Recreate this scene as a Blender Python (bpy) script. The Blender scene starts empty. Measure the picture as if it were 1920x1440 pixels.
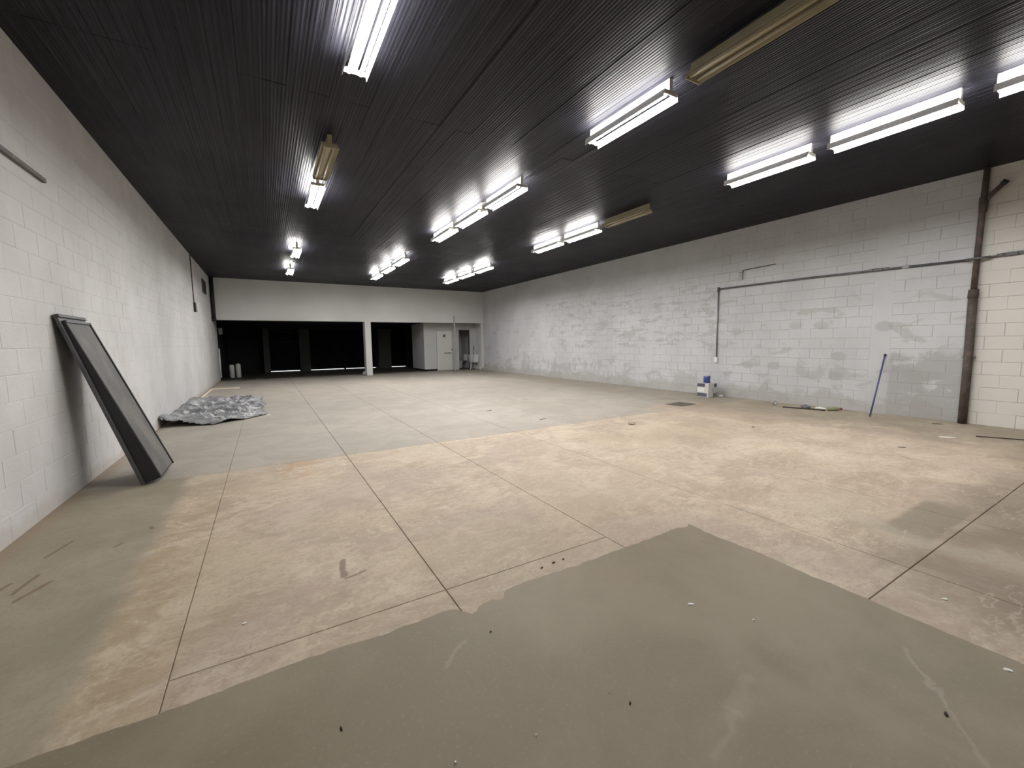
import bpy, bmesh, math, random
from mathutils import Vector, Matrix, noise as mnoise
random.seed(7)
sc = bpy.context.scene
C = sc.collection
PI = math.pi
# ------------------------------------------------------------------ camera (solved from the room's vanishing points; 1.4 m eye height)
FPX = 781.55
YAW, PITCH, ROLL = math.radians(30.433), math.radians(-5.725), math.radians(-0.7364)
fwd = Vector((math.sin(YAW)*math.cos(PITCH), math.cos(YAW)*math.cos(PITCH), math.sin(PITCH)))
rgt = Vector((math.cos(YAW), -math.sin(YAW), 0)); upv = rgt.cross(fwd)
r2 = rgt*math.cos(ROLL) + upv*math.sin(ROLL); u2 = -rgt*math.sin(ROLL) + upv*math.cos(ROLL)
CAM = Vector((0, 0, 1.4))
cam = bpy.data.cameras.new('camera'); cam.sensor_width = 36; cam.lens = 36*FPX/1920; cam.clip_start = .05; cam.clip_end = 200
co = bpy.data.objects.new('camera', cam); C.objects.link(co)
co.matrix_world = Matrix(((r2.x, u2.x, -fwd.x, CAM.x), (r2.y, u2.y, -fwd.y, CAM.y), (r2.z, u2.z, -fwd.z, CAM.z), (0, 0, 0, 1)))
sc.camera = co
# ------------------------------------------------------------------ overcast sky outside, seen only as the slits under the shutters
w = bpy.data.worlds.new('overcast_sky'); sc.world = w; w.use_nodes = True
w.node_tree.nodes['Background'].inputs[0].default_value = (.93, .97, 1, 1)
w.node_tree.nodes['Background'].inputs[1].default_value = 3.5
vs = sc.view_settings
vs.view_transform = 'Standard'; vs.look = 'None'; vs.gamma = 1; vs.exposure = 0.0; vs.use_curve_mapping = False
cy = sc.cycles; cy.use_light_tree = False; cy.max_bounces = 4; cy.diffuse_bounces = 3; cy.glossy_bounces = 2; cy.caustics_reflective = False; cy.caustics_refractive = False
TUBE = 186.0                       # radiance of a lit fluorescent tube
# ------------------------------------------------------------------ room dimensions
XL, XR, ZC, YB, YF = -1.667, 9.69, 3.95, 19.35, -4.6
ZO = 2.385                        # underside of the lintel
YE = 25.4                         # shutter line

# ================================================================== node helper
class NT:
    def __init__(s, name, rough=.6, spec=.4, plane=None):
        s.plane = plane; s._uv = None
        s.m = bpy.data.materials.new(name); s.m.use_nodes = True
        s.t = s.m.node_tree; s.b = s.t.nodes['Principled BSDF']
        s.b.inputs['Roughness'].default_value = rough
        s.b.inputs['Specular IOR Level'].default_value = spec
        s._p = None
    def n(s, ty, **kw):
        o = s.t.nodes.new(ty)
        for k, v in kw.items(): setattr(o, k, v)
        return o
    def put(s, sock, v):
        if isinstance(v, bpy.types.NodeSocket): s.t.links.new(v, sock)
        elif v is not None:
            if sock.type == 'RGBA' and len(v) == 3: v = (*v, 1)
            sock.default_value = v
    def pos(s):
        if s._p is None: s._p = s.n('ShaderNodeNewGeometry').outputs['Position']
        return s._p
    def xyz(s):
        o = s.n('ShaderNodeSeparateXYZ'); s.put(o.inputs[0], s.pos()); return o.outputs
    def math(s, op, a, b=0., c=0., clamp=False):
        o = s.n('ShaderNodeMath', operation=op, use_clamp=clamp)
        s.put(o.inputs[0], a); s.put(o.inputs[1], b); s.put(o.inputs[2], c); return o.outputs[0]
    def vmath(s, op, a, b):
        o = s.n('ShaderNodeVectorMath', operation=op); s.put(o.inputs[0], a); s.put(o.inputs[1], b)
        return o.outputs['Value'] if op in ('LENGTH', 'DOT_PRODUCT', 'DISTANCE') else o.outputs[0]
    def uv(s):                       # metres on the surface: (x, y) on floors, (y, z) on side walls
        if s.plane != 'yz': return s.pos()
        if s._uv is None:
            q = s.xyz(); o = s.n('ShaderNodeCombineXYZ'); s.put(o.inputs[0], q[1]); s.put(o.inputs[1], q[2]); s._uv = o.outputs[0]
        return s._uv
    def noise(s, scale=1, detail=4, rough=.55, dist=0, stretch=(1, 1, 1), off=(0, 0, 0), col=False):
        if s.plane == 'yz': stretch = (stretch[1], stretch[2], 1); off = (off[1], off[2], 0)
        mp = s.n('ShaderNodeMapping'); s.put(mp.inputs['Vector'], s.uv()); mp.inputs['Scale'].default_value = stretch; mp.inputs['Location'].default_value = off
        o = s.n('ShaderNodeTexNoise', noise_dimensions='2D' if s.plane else '3D'); s.put(o.inputs['Vector'], mp.outputs[0])
        for k, v in (('Scale', scale), ('Detail', detail), ('Roughness', rough), ('Distortion', dist)): o.inputs[k].default_value = v
        return o.outputs['Color' if col else 'Fac']
    def vor(s, scale, stretch=(1, 1, 1), feature='F1', out='Distance', rnd=1):
        if s.plane == 'yz': stretch = (stretch[1], stretch[2], 1)
        mp = s.n('ShaderNodeMapping'); s.put(mp.inputs['Vector'], s.uv()); mp.inputs['Scale'].default_value = stretch
        o = s.n('ShaderNodeTexVoronoi', feature=feature, voronoi_dimensions='2D' if s.plane else '3D'); s.put(o.inputs['Vector'], mp.outputs[0]); o.inputs['Scale'].default_value = scale; o.inputs['Randomness'].default_value = rnd
        return o.outputs[out]
    def step(s, v, a, b):           # smooth 0..1 between a and b (a may exceed b)
        o = s.n('ShaderNodeMapRange', interpolation_type='SMOOTHSTEP')
        s.put(o.inputs['Value'], v)
        if a <= b: o.inputs['From Min'].default_value, o.inputs['From Max'].default_value = a, b
        else:
            o.inputs['From Min'].default_value, o.inputs['From Max'].default_value = b, a
            o.inputs['To Min'].default_value, o.inputs['To Max'].default_value = 1, 0
        return o.outputs[0]
    def mix(s, f, a, b, mode='MIX'):
        o = s.n('ShaderNodeMix', data_type='RGBA', blend_type=mode)
        s.put(o.inputs['Factor'], f); s.put(o.inputs['A'], a); s.put(o.inputs['B'], b); return o.outputs['Result']
    def mul(s, *a):
        r = a[0]
        for b in a[1:]: r = s.math('MULTIPLY', r, b)
        return r
    def color(s, v): s.put(s.b.inputs['Base Color'], v)
    def bump(s, h, strength=.3, dist=.01):
        o = s.n('ShaderNodeBump'); o.inputs['Strength'].default_value = strength; o.inputs['Distance'].default_value = dist
        s.put(o.inputs['Height'], h); s.t.links.new(o.outputs[0], s.b.inputs['Normal'])
    def capsule(s, a, b, r, soft=.4, wob=None):       # flat mark along a floor segment a-b
        p = wob or s.pos()
        a, b = Vector((*a, 0)), Vector((*b, 0)); d = b-a
        t = s.math('DIVIDE', s.vmath('DOT_PRODUCT', s.vmath('SUBTRACT', p, a), d), d.length_squared, clamp=True)
        o = s.n('ShaderNodeVectorMath', operation='SCALE'); o.inputs[0].default_value = d; s.put(o.inputs['Scale'], t)
        q = s.vmath('ADD', o.outputs[0], a)
        return s.step(s.vmath('DISTANCE', p, q), r*(1+soft), r*(1-soft))

def plain(name, col, rough=.6, spec=.4, var=.12, scale=6, metal=0, bump=0):
    t = NT(name, rough, spec); t.b.inputs['Metallic'].default_value = metal
    f = t.noise(scale, 2)
    t.color(t.mix(f, tuple(c*(1-var) for c in col), tuple(min(1, c*(1+var)) for c in col)))
    if bump: t.bump(t.noise(scale*6, 2), bump, .004)
    return t.m

# ================================================================== mesh helpers
def mesh(name, verts, faces, mat=None, smooth=False):
    me = bpy.data.meshes.new(name); me.from_pydata(verts, [], faces); me.update()
    bm = bmesh.new(); bm.from_mesh(me); bmesh.ops.recalc_face_normals(bm, faces=bm.faces); bm.to_mesh(me); bm.free()
    if mat: me.materials.append(mat)
    if smooth:
        for p in me.polygons: p.use_smooth = True
    return me
class G:                             # geometry collector: everything in one G is ONE part
    def __init__(s): s.v = []; s.f = []
    def box(s, x0, x1, y0, y1, z0, z1):
        i = len(s.v)
        s.v += [(x0, y0, z0), (x1, y0, z0), (x1, y1, z0), (x0, y1, z0), (x0, y0, z1), (x1, y0, z1), (x1, y1, z1), (x0, y1, z1)]
        s.f += [tuple(i+k for k in q) for q in ((3, 2, 1, 0), (4, 5, 6, 7), (0, 1, 5, 4), (1, 2, 6, 5), (2, 3, 7, 6), (3, 0, 4, 7))]
        return s
    def hexa(s, c):                  # eight free corners, same order as box
        i = len(s.v); s.v += [tuple(p) for p in c]
        s.f += [tuple(i+k for k in q) for q in ((3, 2, 1, 0), (4, 5, 6, 7), (0, 1, 5, 4), (1, 2, 6, 5), (2, 3, 7, 6), (3, 0, 4, 7))]
        return s
    def tube(s, pts, r, n=10, caps=True):
        pts = [Vector(p) for p in pts]; i0 = len(s.v); rs = r if isinstance(r, (list, tuple)) else [r]*len(pts)
        prev = None
        for k, p in enumerate(pts):
            d = ((pts[min(k+1, len(pts)-1)]-p).normalized() + (p-pts[max(k-1, 0)]).normalized()).normalized()
            a = prev if prev is not None else (Vector((0, 0, 1)) if abs(d.z) < .9 else Vector((1, 0, 0)))
            a = (a - d*a.dot(d)).normalized(); b = d.cross(a); prev = a
            for j in range(n):
                t = 2*PI*j/n; q = p + (a*math.cos(t)+b*math.sin(t))*rs[k]; s.v.append(tuple(q))
        for k in range(len(pts)-1):
            for j in range(n):
                s.f.append((i0+k*n+j, i0+k*n+(j+1) % n, i0+(k+1)*n+(j+1) % n, i0+(k+1)*n+j))
        if caps:
            s.f.append(tuple(i0+j for j in range(n))[::-1]); s.f.append(tuple(i0+(len(pts)-1)*n+j for j in range(n)))
        return s
    def lathe(s, prof, c=(0, 0, 0), n=20):
        i0 = len(s.v)
        for (r, z) in prof:
            for j in range(n):
                t = 2*PI*j/n; s.v.append((c[0]+r*math.cos(t), c[1]+r*math.sin(t), c[2]+z))
        for k in range(len(prof)-1):
            for j in range(n): s.f.append((i0+k*n+j, i0+k*n+(j+1) % n, i0+(k+1)*n+(j+1) % n, i0+(k+1)*n+j))
        s.f.append(tuple(i0+j for j in range(n))[::-1]); s.f.append(tuple(i0+(len(prof)-1)*n+j for j in range(n)))
        return s
    def add(s, v, f):
        i = len(s.v); s.v += [tuple(p) for p in v]; s.f += [tuple(i+k for k in q) for q in f]; return s
    def build(s, name, mat, parent=None, bevel=0, smooth=False):
        o = bpy.data.objects.new(name, mesh(name, s.v, s.f, mat, smooth)); C.objects.link(o); o.parent = parent
        if bevel:
            b = o.modifiers.new('bevel', 'BEVEL'); b.width = bevel; b.segments = 2; b.limit_method = 'ANGLE'
        if smooth:
            for p in o.data.polygons: p.use_smooth = len(p.vertices) == 4
        return o
def tag(o, label, cat, group=None):
    o['label'] = label; o['category'] = cat
    if group: o['group'] = group
    return o
def thing(name, label, cat, loc=(0, 0, 0), group=None):
    o = bpy.data.objects.new(name, None); C.objects.link(o); o.location = loc; o.empty_display_size = .1
    return tag(o, label, cat, group)
def struct(o): o['kind'] = 'structure'; return o
def link(name, me, parent=None, loc=(0, 0, 0), rz=0):
    o = bpy.data.objects.new(name, me); C.objects.link(o); o.parent = parent; o.location = loc; o.rotation_euler = (0, 0, rz); return o
def px_of(p):
    d = Vector(p)-CAM; z = d.dot(fwd)
    if z < .1: return None
    return 960+FPX*d.dot(r2)/z, 720-FPX*d.dot(u2)/z, z

# ================================================================== materials
def wall_paint(name, right):
    t = NT(name, .75, .25, 'yz'); P = t.xyz()
    base = (.60, .59, .585) if not right else (.53, .535, .545)
    f = t.noise(.9, 5, .6)
    col = t.mix(t.step(f, .3, .7), tuple(c*.93 for c in base), tuple(c*1.05 for c in base))
    if right:
        # cream paint beyond the drain pipe
        cream = t.step(P[1], 2.06, 2.02)
        # damp, unpainted and filled patches
        blot = t.noise(1.5, 6, .62, .35, (1, 1, 1.7), (3, 1, 5))
        low = t.mul(t.step(P[2], 1.05, .25), t.step(P[1], 2.0, 2.3))
        thr = t.math('ADD', blot, t.math('MULTIPLY', low, .085))
        m1 = t.mul(t.step(thr, .585, .66), t.step(t.math('ADD', P[2], blot), 3.3, 2.6), t.step(t.math('ADD', t.math('MULTIPLY', P[1], -1), blot), -2.6, -4.6) if 0 else 1.0)
        # rows of scraped blocks along the middle of the wall
        rows = t.noise(2.4, 5, .68, .2, (1, .75, 2.9), (8, 4, 2))
        zone = t.mul(t.step(P[1], 4.6, 6.2), t.step(P[1], 15.5, 12.5), t.step(P[2], 3.35, 2.75), t.step(P[2], .9, 1.25))
        m2 = t.step(t.math('ADD', rows, t.math('MULTIPLY', t.math('SUBTRACT', zone, 1), .25)), .55, .60)
        # streaks running down near the far floor
        st = t.noise(5, 6, .6, .1, (1, 1.1, .4), (1, 2, 9))
        zs = t.mul(t.step(P[1], 9.3, 10.2), t.step(P[1], 16.5, 14.5), t.step(P[2], 1.15, .55))
        m3 = t.step(t.math('ADD', st, t.math('MULTIPLY', t.math('SUBTRACT', zs, 1), .3)), .52, .58)
        # round water spots
        sp = t.math('ADD', t.vor(.95, (1, 1, 1.55)), t.math('MULTIPLY', t.noise(7, 3), .06))
        zp = t.mul(t.step(P[1], 2.4, 2.8), t.step(P[1], 6.6, 5.6), t.step(P[2], 1.9, 1.6))
        m4 = t.mul(t.step(sp, .185, .13), zp)
        # large damp patch low down beside the pipe
        dp = t.math('ADD', t.noise(2.1, 6, .6, 0, (1, 1, 1.3)), 0)
        za = t.mul(t.step(P[1], 2.04, 2.1), t.step(P[1], 3.06, 3.0), t.step(t.math('ADD', P[2], t.math('MULTIPLY', t.noise(1.7, 4, .6, .3, off=(0, 6, 3)), .7)), 1.52, 1.38))
        m5 = t.mul(t.step(dp, .34, .42), za)
        col = t.mix(t.math('MULTIPLY', m1, .55), col, (.37, .37, .355))
        col = t.mix(t.math('MULTIPLY', m2, .62), col, (.37, .37, .36))
        col = t.mix(t.math('MULTIPLY', m3, .6), col, (.36, .37, .38))
        col = t.mix(t.math('MULTIPLY', m4, .5), col, (.33, .33, .325))
        col = t.mix(t.math('MULTIPLY', m5, .72), col, (.335, .335, .325))
        # skirting-height splash of bare mortar
        sk = t.step(t.math('ADD', P[2], t.math('MULTIPLY', t.noise(1.3, 5), -.55)), .04, -.1)
        col = t.mix(t.mul(sk, t.step(P[1], 2.0, 2.3), .6), col, (.37, .355, .33))
        # filled chase left by an old conduit
        ch = t.mul(t.step(t.math('ABSOLUTE', t.math('SUBTRACT', P[2], 2.63)), .035, .015), t.step(P[1], 6.3, 6.5), t.step(P[1], 15, 13), t.step(t.noise(1.1, 3), .35, .6))
        col = t.mix(t.math('MULTIPLY', ch, .35), col, (.42, .42, .42))
        col = t.mix(cream, col, t.mix(f, (.62, .60, .555), (.70, .68, .635)))
    else:
        d = t.step(t.noise(.8, 5, .6, .3, (1, 1, 1.2), (5, 5, 1)), .55, .75)
        col = t.mix(t.math('MULTIPLY', d, .35), col, (.47, .455, .44))
        dirt = t.step(t.math('ADD', P[2], t.math('MULTIPLY', t.noise(3, 5), -.3)), .0, -.1)
        col = t.mix(t.math('MULTIPLY', dirt, .4), col, (.42, .38, .32))
    t.color(col)
    t.bump(t.noise(28, 4, .65), .35, .008)
    return t.m
M_WL = wall_paint('painted_block_left', False)
M_WR = wall_paint('painted_block_right', True)
M_BACKW = plain('grey_plaster', (.60, .60, .585), .8, .2, .08, 1.2, bump=.15)
M_PANELW = plain('partition_paint', (.50, .505, .50), .6, .3, .05, 2)
M_DARKW = plain('bay_shade_black', (.022, .022, .024), .9, .1, .3, 2)  # near-black colour stands in for the deep shade of the bay
M_SHUT = plain('black_shutter', (.010, .010, .011), .8, .1, .2, 3)
M_PILL = plain('dark_grey_concrete', (.06, .06, .058), .9, .1, .2, 2)  # dark grey tone of the shutter pillars

# ceiling boards: satin black paint, fine ribs along the board
t = NT('black_ceiling_paint', .42, .10, 'xy'); P = t.xyz()
blot = t.noise(.55, 5, .6, .2)
rib = t.noise(9, 3, .5, 0, (4.5, .05, 1))
t.color(t.mix(t.step(rib, .35, .7), t.mix(blot, (.0065, .0065, .009), (.0115, .0115, .0155)), (.019, .019, .026)))
t.put(t.b.inputs['Roughness'], t.math('MULTIPLY_ADD', blot, .25, .3))
wv = t.math('SINE', t.math('MULTIPLY', P[0], 2*PI/.033))
t.bump(t.math('ADD', t.math('MULTIPLY', wv, .5), t.math('MULTIPLY', rib, 1.5)), .8, .003)
M_CEIL = t.m

# floor
def floor_mat():
    t = NT('worn_concrete_floor', .62, .2, 'xy'); P = t.xyz()
    X, Y = P[0], P[1]
    n1 = t.noise(1.3, 7, .66, .5, (1, 1.15, 1)); n2 = t.noise(3.7, 6, .7, .6, (.8, 1.2, 1), (4, 2, 0)); n3 = t.noise(.45, 4, .5, .2, (1, 1, 1), (9, 3, 0)); n4 = t.noise(40, 3, .6)
    e1 = t.noise(2.2, 6, .6, .2, (1, 1, 1), (2, 7, 0))                # ragged-edge noise
    def jag(v, amp): return t.math('ADD', v, t.math('MULTIPLY', t.math('SUBTRACT', e1, .5), amp))
    # bare, stained concrete
    bare = t.mix(t.step(n1, .36, .64), (.40, .32, .24), (.545, .455, .355))
    bare = t.mix(t.mul(t.step(n2, .5, .62), .5), bare, (.42, .325, .25))
    bare = t.mix(t.mul(t.step(n2, .46, .34), .65), bare, (.58, .495, .385))
    n5 = t.noise(13, 5, .7, .4, (.7, 1.3, 1), (6, 2, 0))
    bare = t.mix(t.mul(t.step(n5, .5, .62), .26), bare, (.31, .245, .18)); bare = t.mix(t.mul(t.step(n5, .45, .36), .3), bare, (.62, .535, .42))
    bare = t.mix(t.mul(t.step(n3, .5, .62), .45), bare, (.36, .285, .21))
    n6 = t.noise(.8, 3, .5, .4, (1, 1, 1), (14, 5, 0))
    bare = t.mix(t.mul(t.step(n6, .5, .64), .3), bare, (.52, .44, .325)); bare = t.mix(t.mul(t.step(n6, .47, .36), .4), bare, (.41, .325, .27))
    # grey floor paint, far bay
    far = t.mix(t.step(n1, .3, .7), (.335, .304, .26), (.41, .376, .33))
    far = t.mix(t.mul(t.step(n2, .5, .68), .4), far, (.315, .28, .235))
    # green-grey paint of the side strips
    side = t.mix(t.step(n1, .3, .7), (.255, .222, .165), (.325, .285, .215))
    side = t.mix(t.mul(t.step(n2, .55, .7), .4), side, (.26, .225, .175))
    m_far = t.step(jag(Y, .10), 5.525, 5.545)
    # the bare strip runs a little deeper towards the right-hand wall
    m_far = t.mul(t.math('SUBTRACT', 1, t.mul(t.step(jag(X, 1.2), 6.2, 7.2), t.step(jag(Y, .8), 6.3, 5.9), t.step(jag(X, 1.2), 8.6, 8.2))), m_far)
    m_left = t.step(jag(X, .16), -.70, -.86)
    m_right = t.step(jag(X, 2.2), 7.6, 8.5)
    near = t.mul(t.step(jag(Y, .55), 1.35, .75), t.step(jag(X, .9), 2.7, 3.4))
    wornpatch = t.mix(t.step(n1, .35, .65), (.21, .165, .125), (.275, .222, .172))
    col = t.mix(t.math('MULTIPLY', near, .85), bare, wornpatch)
    # square of darker paint beside the cross joint
    sq = t.mul(t.step(jag(X, .12), 3.78, 3.84), t.step(jag(X, .12), 4.9, 4.7), t.step(jag(Y, .1), .9, .93), t.step(jag(Y, .1), 1.22, 1.16))
    col = t.mix(t.math('MULTIPLY', sq, .7), col, (.21, .18, .135))
    # pale lime deposits along the joints on the right
    col = t.mix(t.mul(t.step(t.math('ABSOLUTE', jag(t.math('SUBTRACT', X, 3.85), .5)), .22, .05), t.step(jag(Y, .5), 2.0, 1.4), .5), col, (.44, .385, .30))
    # ochre fringe at the left paint edge, rust splash, reddish mark
    och = t.mul(t.step(jag(X, .3), -.95, -.72), t.step(jag(X, .35), -.3, -.62), t.step(jag(Y, .8), 4.9, 3.9))
    col = t.mix(t.mul(och, t.step(n2, .3, .6), .55), col, (.33, .25, .14))
    rust = t.mul(t.step(jag(X, .35), .0, .12), t.step(jag(X, .35), .5, .3), t.step(jag(Y, .4), 4.75, 4.95), t.step(n2, .4, .56))
    col = t.mix(t.math('MULTIPLY', rust, .5), col, (.43, .27, .145))
    col = t.mix(t.math('MULTIPLY', m_left, .92), col, side)
    col = t.mix(t.math('MULTIPLY', m_far, .95), col, far)
    col = t.mix(t.math('MULTIPLY', m_right, .55), col, side)
    # greyer, dirtier along the left wall
    col = t.mix(t.mul(t.step(jag(X, .15), -1.5, -1.64), .5), col, (.30, .215, .15))
    wob = t.vmath('ADD', t.pos(), t.vmath('MULTIPLY', t.vmath('SUBTRACT', t.noise(7, 3, col=True), (.5, .5, .5)), (.04, .04, 0)))
    for a, b, r in (((-1.30, 4.13), (-1.36, 3.90), .012), ((-1.20, 3.47), (-1.29, 3.30), .014), ((-1.30, 3.62), (-1.34, 3.40), .012), ((-1.40, 3.56), (-1.47, 3.30), .012),
                    ((.345, 2.79), (.325, 2.60), .020), ((.33, 2.565), (.45, 2.59), .008), ((-.86, 4.15), (-.84, 4.1), .012), ((-1.0, 3.85), (-.98, 3.9), .012)):
        col = t.mix(t.math('MULTIPLY', t.capsule(a, b, r, .5, wob), .7), col, (.16, .10, .08))
    # pale trowel ridges
    rg = t.step(t.math('ABSOLUTE', t.math('SUBTRACT', t.noise(1.05, 6, .62, .15, (.7, 1.5, 1), (1, 8, 0)), .5)), .012, .003)
    col = t.mix(t.mul(rg, t.math('SUBTRACT', 1, t.math('MAXIMUM', m_far, m_left)), t.step(n2, .38, .55), .28), col, (.60, .53, .42))
    rd = t.step(t.math('ABSOLUTE', t.math('SUBTRACT', t.noise(1.3, 6, .62, .15, (.6, 1.6, 1), (11, 3, 0)), .5)), .010, .002)
    col = t.mix(t.mul(rd, t.math('SUBTRACT', 1, t.math('MAXIMUM', m_far, m_left)), t.step(n1, .42, .56), .28), col, (.25, .19, .14))
    # shade of the unlit bay behind the lintel, painted black into the floor colour
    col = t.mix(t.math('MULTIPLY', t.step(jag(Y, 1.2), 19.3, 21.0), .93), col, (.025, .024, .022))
    col = t.mix(t.math('MULTIPLY', t.step(n4, .45, .75), .16), col, (.15, .125, .1))
    t.color(col)
    t.put(t.b.inputs['Roughness'], t.math('MULTIPLY_ADD', n1, .25, .48))
    t.bump(t.noise(9, 5, .75), .22, .012)
    return t.m
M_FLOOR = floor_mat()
t = NT('green_grey_screed_paint', .5, .2, 'xy')
n1 = t.noise(1.1, 7, .6, .3); n2 = t.noise(3.5, 6, .65, .3, off=(3, 1, 0)); n4 = t.noise(60, 4)
col = t.mix(t.step(n1, .35, .68), (.205, .172, .118), (.262, .22, .16))
col = t.mix(t.math('MULTIPLY', t.step(n2, .5, .7), .35), col, (.228, .182, .132))
col = t.mix(t.math('MULTIPLY', t.step(n4, .55, .8), .25), col, (.33, .30, .24))
wob = t.vmath('ADD', t.pos(), t.vmath('MULTIPLY', t.vmath('SUBTRACT', t.noise(5, 4, col=True), (.5, .5, .5)), (.12, .12, 0)))
col = t.mix(t.math('MULTIPLY', t.capsule((1.86, .98), (1.80, .80), .05, .8, wob), .22), col, (.17, .125, .07))
for a, b, r, k in (((2.40, .62), (2.16, .42), .008, .5), ((2.16, .42), (1.86, .25), .007, .35), ((1.62, .88), (1.46, .82), .025, .22), ((1.46, .82), (1.2, .76), .012, .3), ((.6, 1.6), (.72, 1.68), .012, .3)):
    col = t.mix(t.math('MULTIPLY', t.capsule(a, b, r, .7, wob), k), col, (.36, .315, .26))
t.color(col); t.put(t.b.inputs['Roughness'], t.math('MULTIPLY_ADD', n1, .2, .4)); t.bump(t.math('ADD', n2, t.math('MULTIPLY', n4, .2)), .12, .01)
M_SCREED = t.m

M_TUBE = NT('lit_fluorescent_tube'); M_TUBE.b.inputs['Emission Color'].default_value = (1, .982, .96, 1); M_TUBE.b.inputs['Emission Strength'].default_value = TUBE; M_TUBE = M_TUBE.m
M_TUBEOFF = plain('dead_fluorescent_tube', (.36, .33, .24), .35, .5, .05)
M_HOUS = plain('white_enamel_housing', (.72, .71, .66), .4, .5, .06, 3)
t = NT('milky_skirt', .4, .3); t.color((.75, .75, .74)); tr = t.n('ShaderNodeBsdfTranslucent'); tr.inputs[0].default_value = (.9, .92, .95, 1); mx = t.n('ShaderNodeMixShader'); mx.inputs[0].default_value = .09
t.t.links.new(t.b.outputs[0], mx.inputs[1]); t.t.links.new(tr.outputs[0], mx.inputs[2]); t.t.links.new(mx.outputs[0], t.t.nodes['Material Output'].inputs[0]); M_SKIRT = t.m
M_HOUSOFF = plain('yellowed_housing', (.42, .37, .25), .55, .4, .2, 3)
M_SOCK = plain('ivory_lamp_holder', (.6, .57, .48), .5, .4, .1)
M_BLACK = plain('black_plastic', (.016, .016, .017), .55, .4, .3, 5)
M_BLACKRIM = plain('worn_black_edge', (.06, .06, .063), .5, .5, .45, 9)
t = NT('scuffed_charcoal_panel', .62, .4)
t.color(t.mix(t.step(t.noise(3.2, 7, .65, .2, (1, 1, .6)), .35, .7), (.085, .083, .08), (.16, .152, .14))); t.bump(t.noise(30, 5), .15, .004)
M_PANEL = t.m
t = NT('rusty_pipe', .7, .4); f = t.noise(9, 7, .65)
t.color(t.mix(t.step(f, .42, .66), (.060, .048, .044), (.12, .085, .07))); t.bump(f, .3, .006); M_RUST = t.m
M_COND = plain('dark_grey_conduit', (.11, .11, .115), .5, .5, .25, 6, .3)
M_COND2 = plain('galvanised_conduit', (.2, .2, .2), .45, .5, .2, 6, .5)
M_WHITE = plain('white_plastic', (.72, .72, .70), .4, .5, .05)
M_CERAM = plain('white_ceramic', (.70, .71, .70), .2, .5, .05)
M_BLUE = plain('blue_painted_stick', (.055, .065, .17), .45, .5, .15)
M_CANBLUE = plain('blue_can_paint', (.03, .055, .21), .4, .5, .12)
M_LIDW = plain('tin_lid', (.42, .43, .44), .35, .5, .1, metal=.4)
M_WOODD = plain('dark_wood_stick', (.05, .04, .033), .7, .3, .3)
M_GREEN = plain('green_bottle_plastic', (.27, .285, .19), .35, .5, .15)
M_RED = plain('red_brown_cap', (.20, .05, .04), .5, .4, .15)
M_GREYRAG = plain('grey_rag', (.14, .14, .155), .9, .1, .25)
M_PALEW = plain('pale_wood_strip', (.80, .72, .58), .7, .3, .12)
M_PLATE = plain('dark_steel_plate', (.10, .09, .075), .6, .4, .3, 5)
M_PAPER = plain('white_scrap', (.78, .77, .72), .7, .2, .04)
M_DARKCH = plain('dark_chip', (.04, .033, .03), .8, .2, .3)
M_STONE = plain('mortar_lump', (.42, .37, .30), .85, .2, .2)

# ================================================================== masonry
def block_geo(wd, h, dp, bev):
    # front face in the plane x=0 looking +X, body towards -X, length along +Y from 0
    v = []
    for (x, i) in ((-dp, 0), (-bev, 0), (0, bev)):
        v += [(x, i, i), (x, wd-i, i), (x, wd-i, h-i), (x, i, h-i)]
    f = [(8, 9, 10, 11)]
    for k in (0, 4):
        for j in range(4): f.append((k+j, k+(j+1) % 4, k+4+(j+1) % 4, k+4+j))
    return v, f
GAP = .0075
def masonry(wall, mat, xface, sgn, y0, y1, cols, z1, zfill, pfill):
    """blocks of one wall; sgn=+1 looks towards +X. The 300 that show largest become parts, the rest one joined part."""
    segs = []; a = y0
    for c0, c1 in cols: segs.append((a, c0)); a = c1
    segs.append((a, y1))
    todo = []
    nz = int(math.ceil(z1/.2))
    for s0, s1 in segs:
        for k in range(nz):
            zb = k*.2; h = min(.2-GAP, z1-zb)
            if h < .03: continue
            y = s0 - (.2 if k % 2 else 0)
            while y < s1-.02:
                b0, b1 = max(y, s0), min(y+.4, s1)
                if b1-b0 > .04: todo.append((b0, b1-b0-GAP, zb, h))
                y += .4
    def size(t):
        c = (xface, t[0]+t[1]/2, t[2]+t[3]/2); q = px_of(c)
        if q is None or not (-60 < q[0] < 1980 and -60 < q[1] < 1500): return 0
        d = Vector(c)-CAM
        return t[1]*t[3]*abs(d.x)/d.length**3
    todo.sort(key=size, reverse=True)
    cache = {}; rest = G()
    for i, (b, wd, zb, h) in enumerate(todo):
        off = random.uniform(-.0012, .0003)
        k = mnoise.noise((b*.55, zb*.7, xface))*.5          # joints smeared shut by paint in places, everywhere up high
        up = zb > zfill+k
        if (up and random.random() < .9) or random.random() < pfill+k: wd += GAP-.0012
        if (up and random.random() < .9) or random.random() < pfill*.6+k: h += GAP-.0012
        if up: off *= .3
        if i < 300:
            key = (round(wd, 3), round(h, 3))
            if key not in cache:
                v, f = block_geo(wd, h, .03, .0028)
                cache[key] = mesh('block', [(sgn*p[0], p[1], p[2]) for p in v], f, mat)
            link('block', cache[key], wall, (xface+sgn*off, b, zb))
        else:
            v, f = block_geo(wd, h, .03, .0028)
            rest.add([(xface+sgn*(p[0]+off), b+p[1], zb+p[2]) for p in v], f)
    o = rest.build('block_field', mat, wall); o['kind'] = 'stuff'
    for c0, c1 in cols:
        G().box(min(xface-sgn*.04, xface-sgn*.0005), max(xface-sgn*.04, xface-sgn*.0005), c0-GAP, c1, 0, z1).build('concrete_column', mat, wall)

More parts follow.
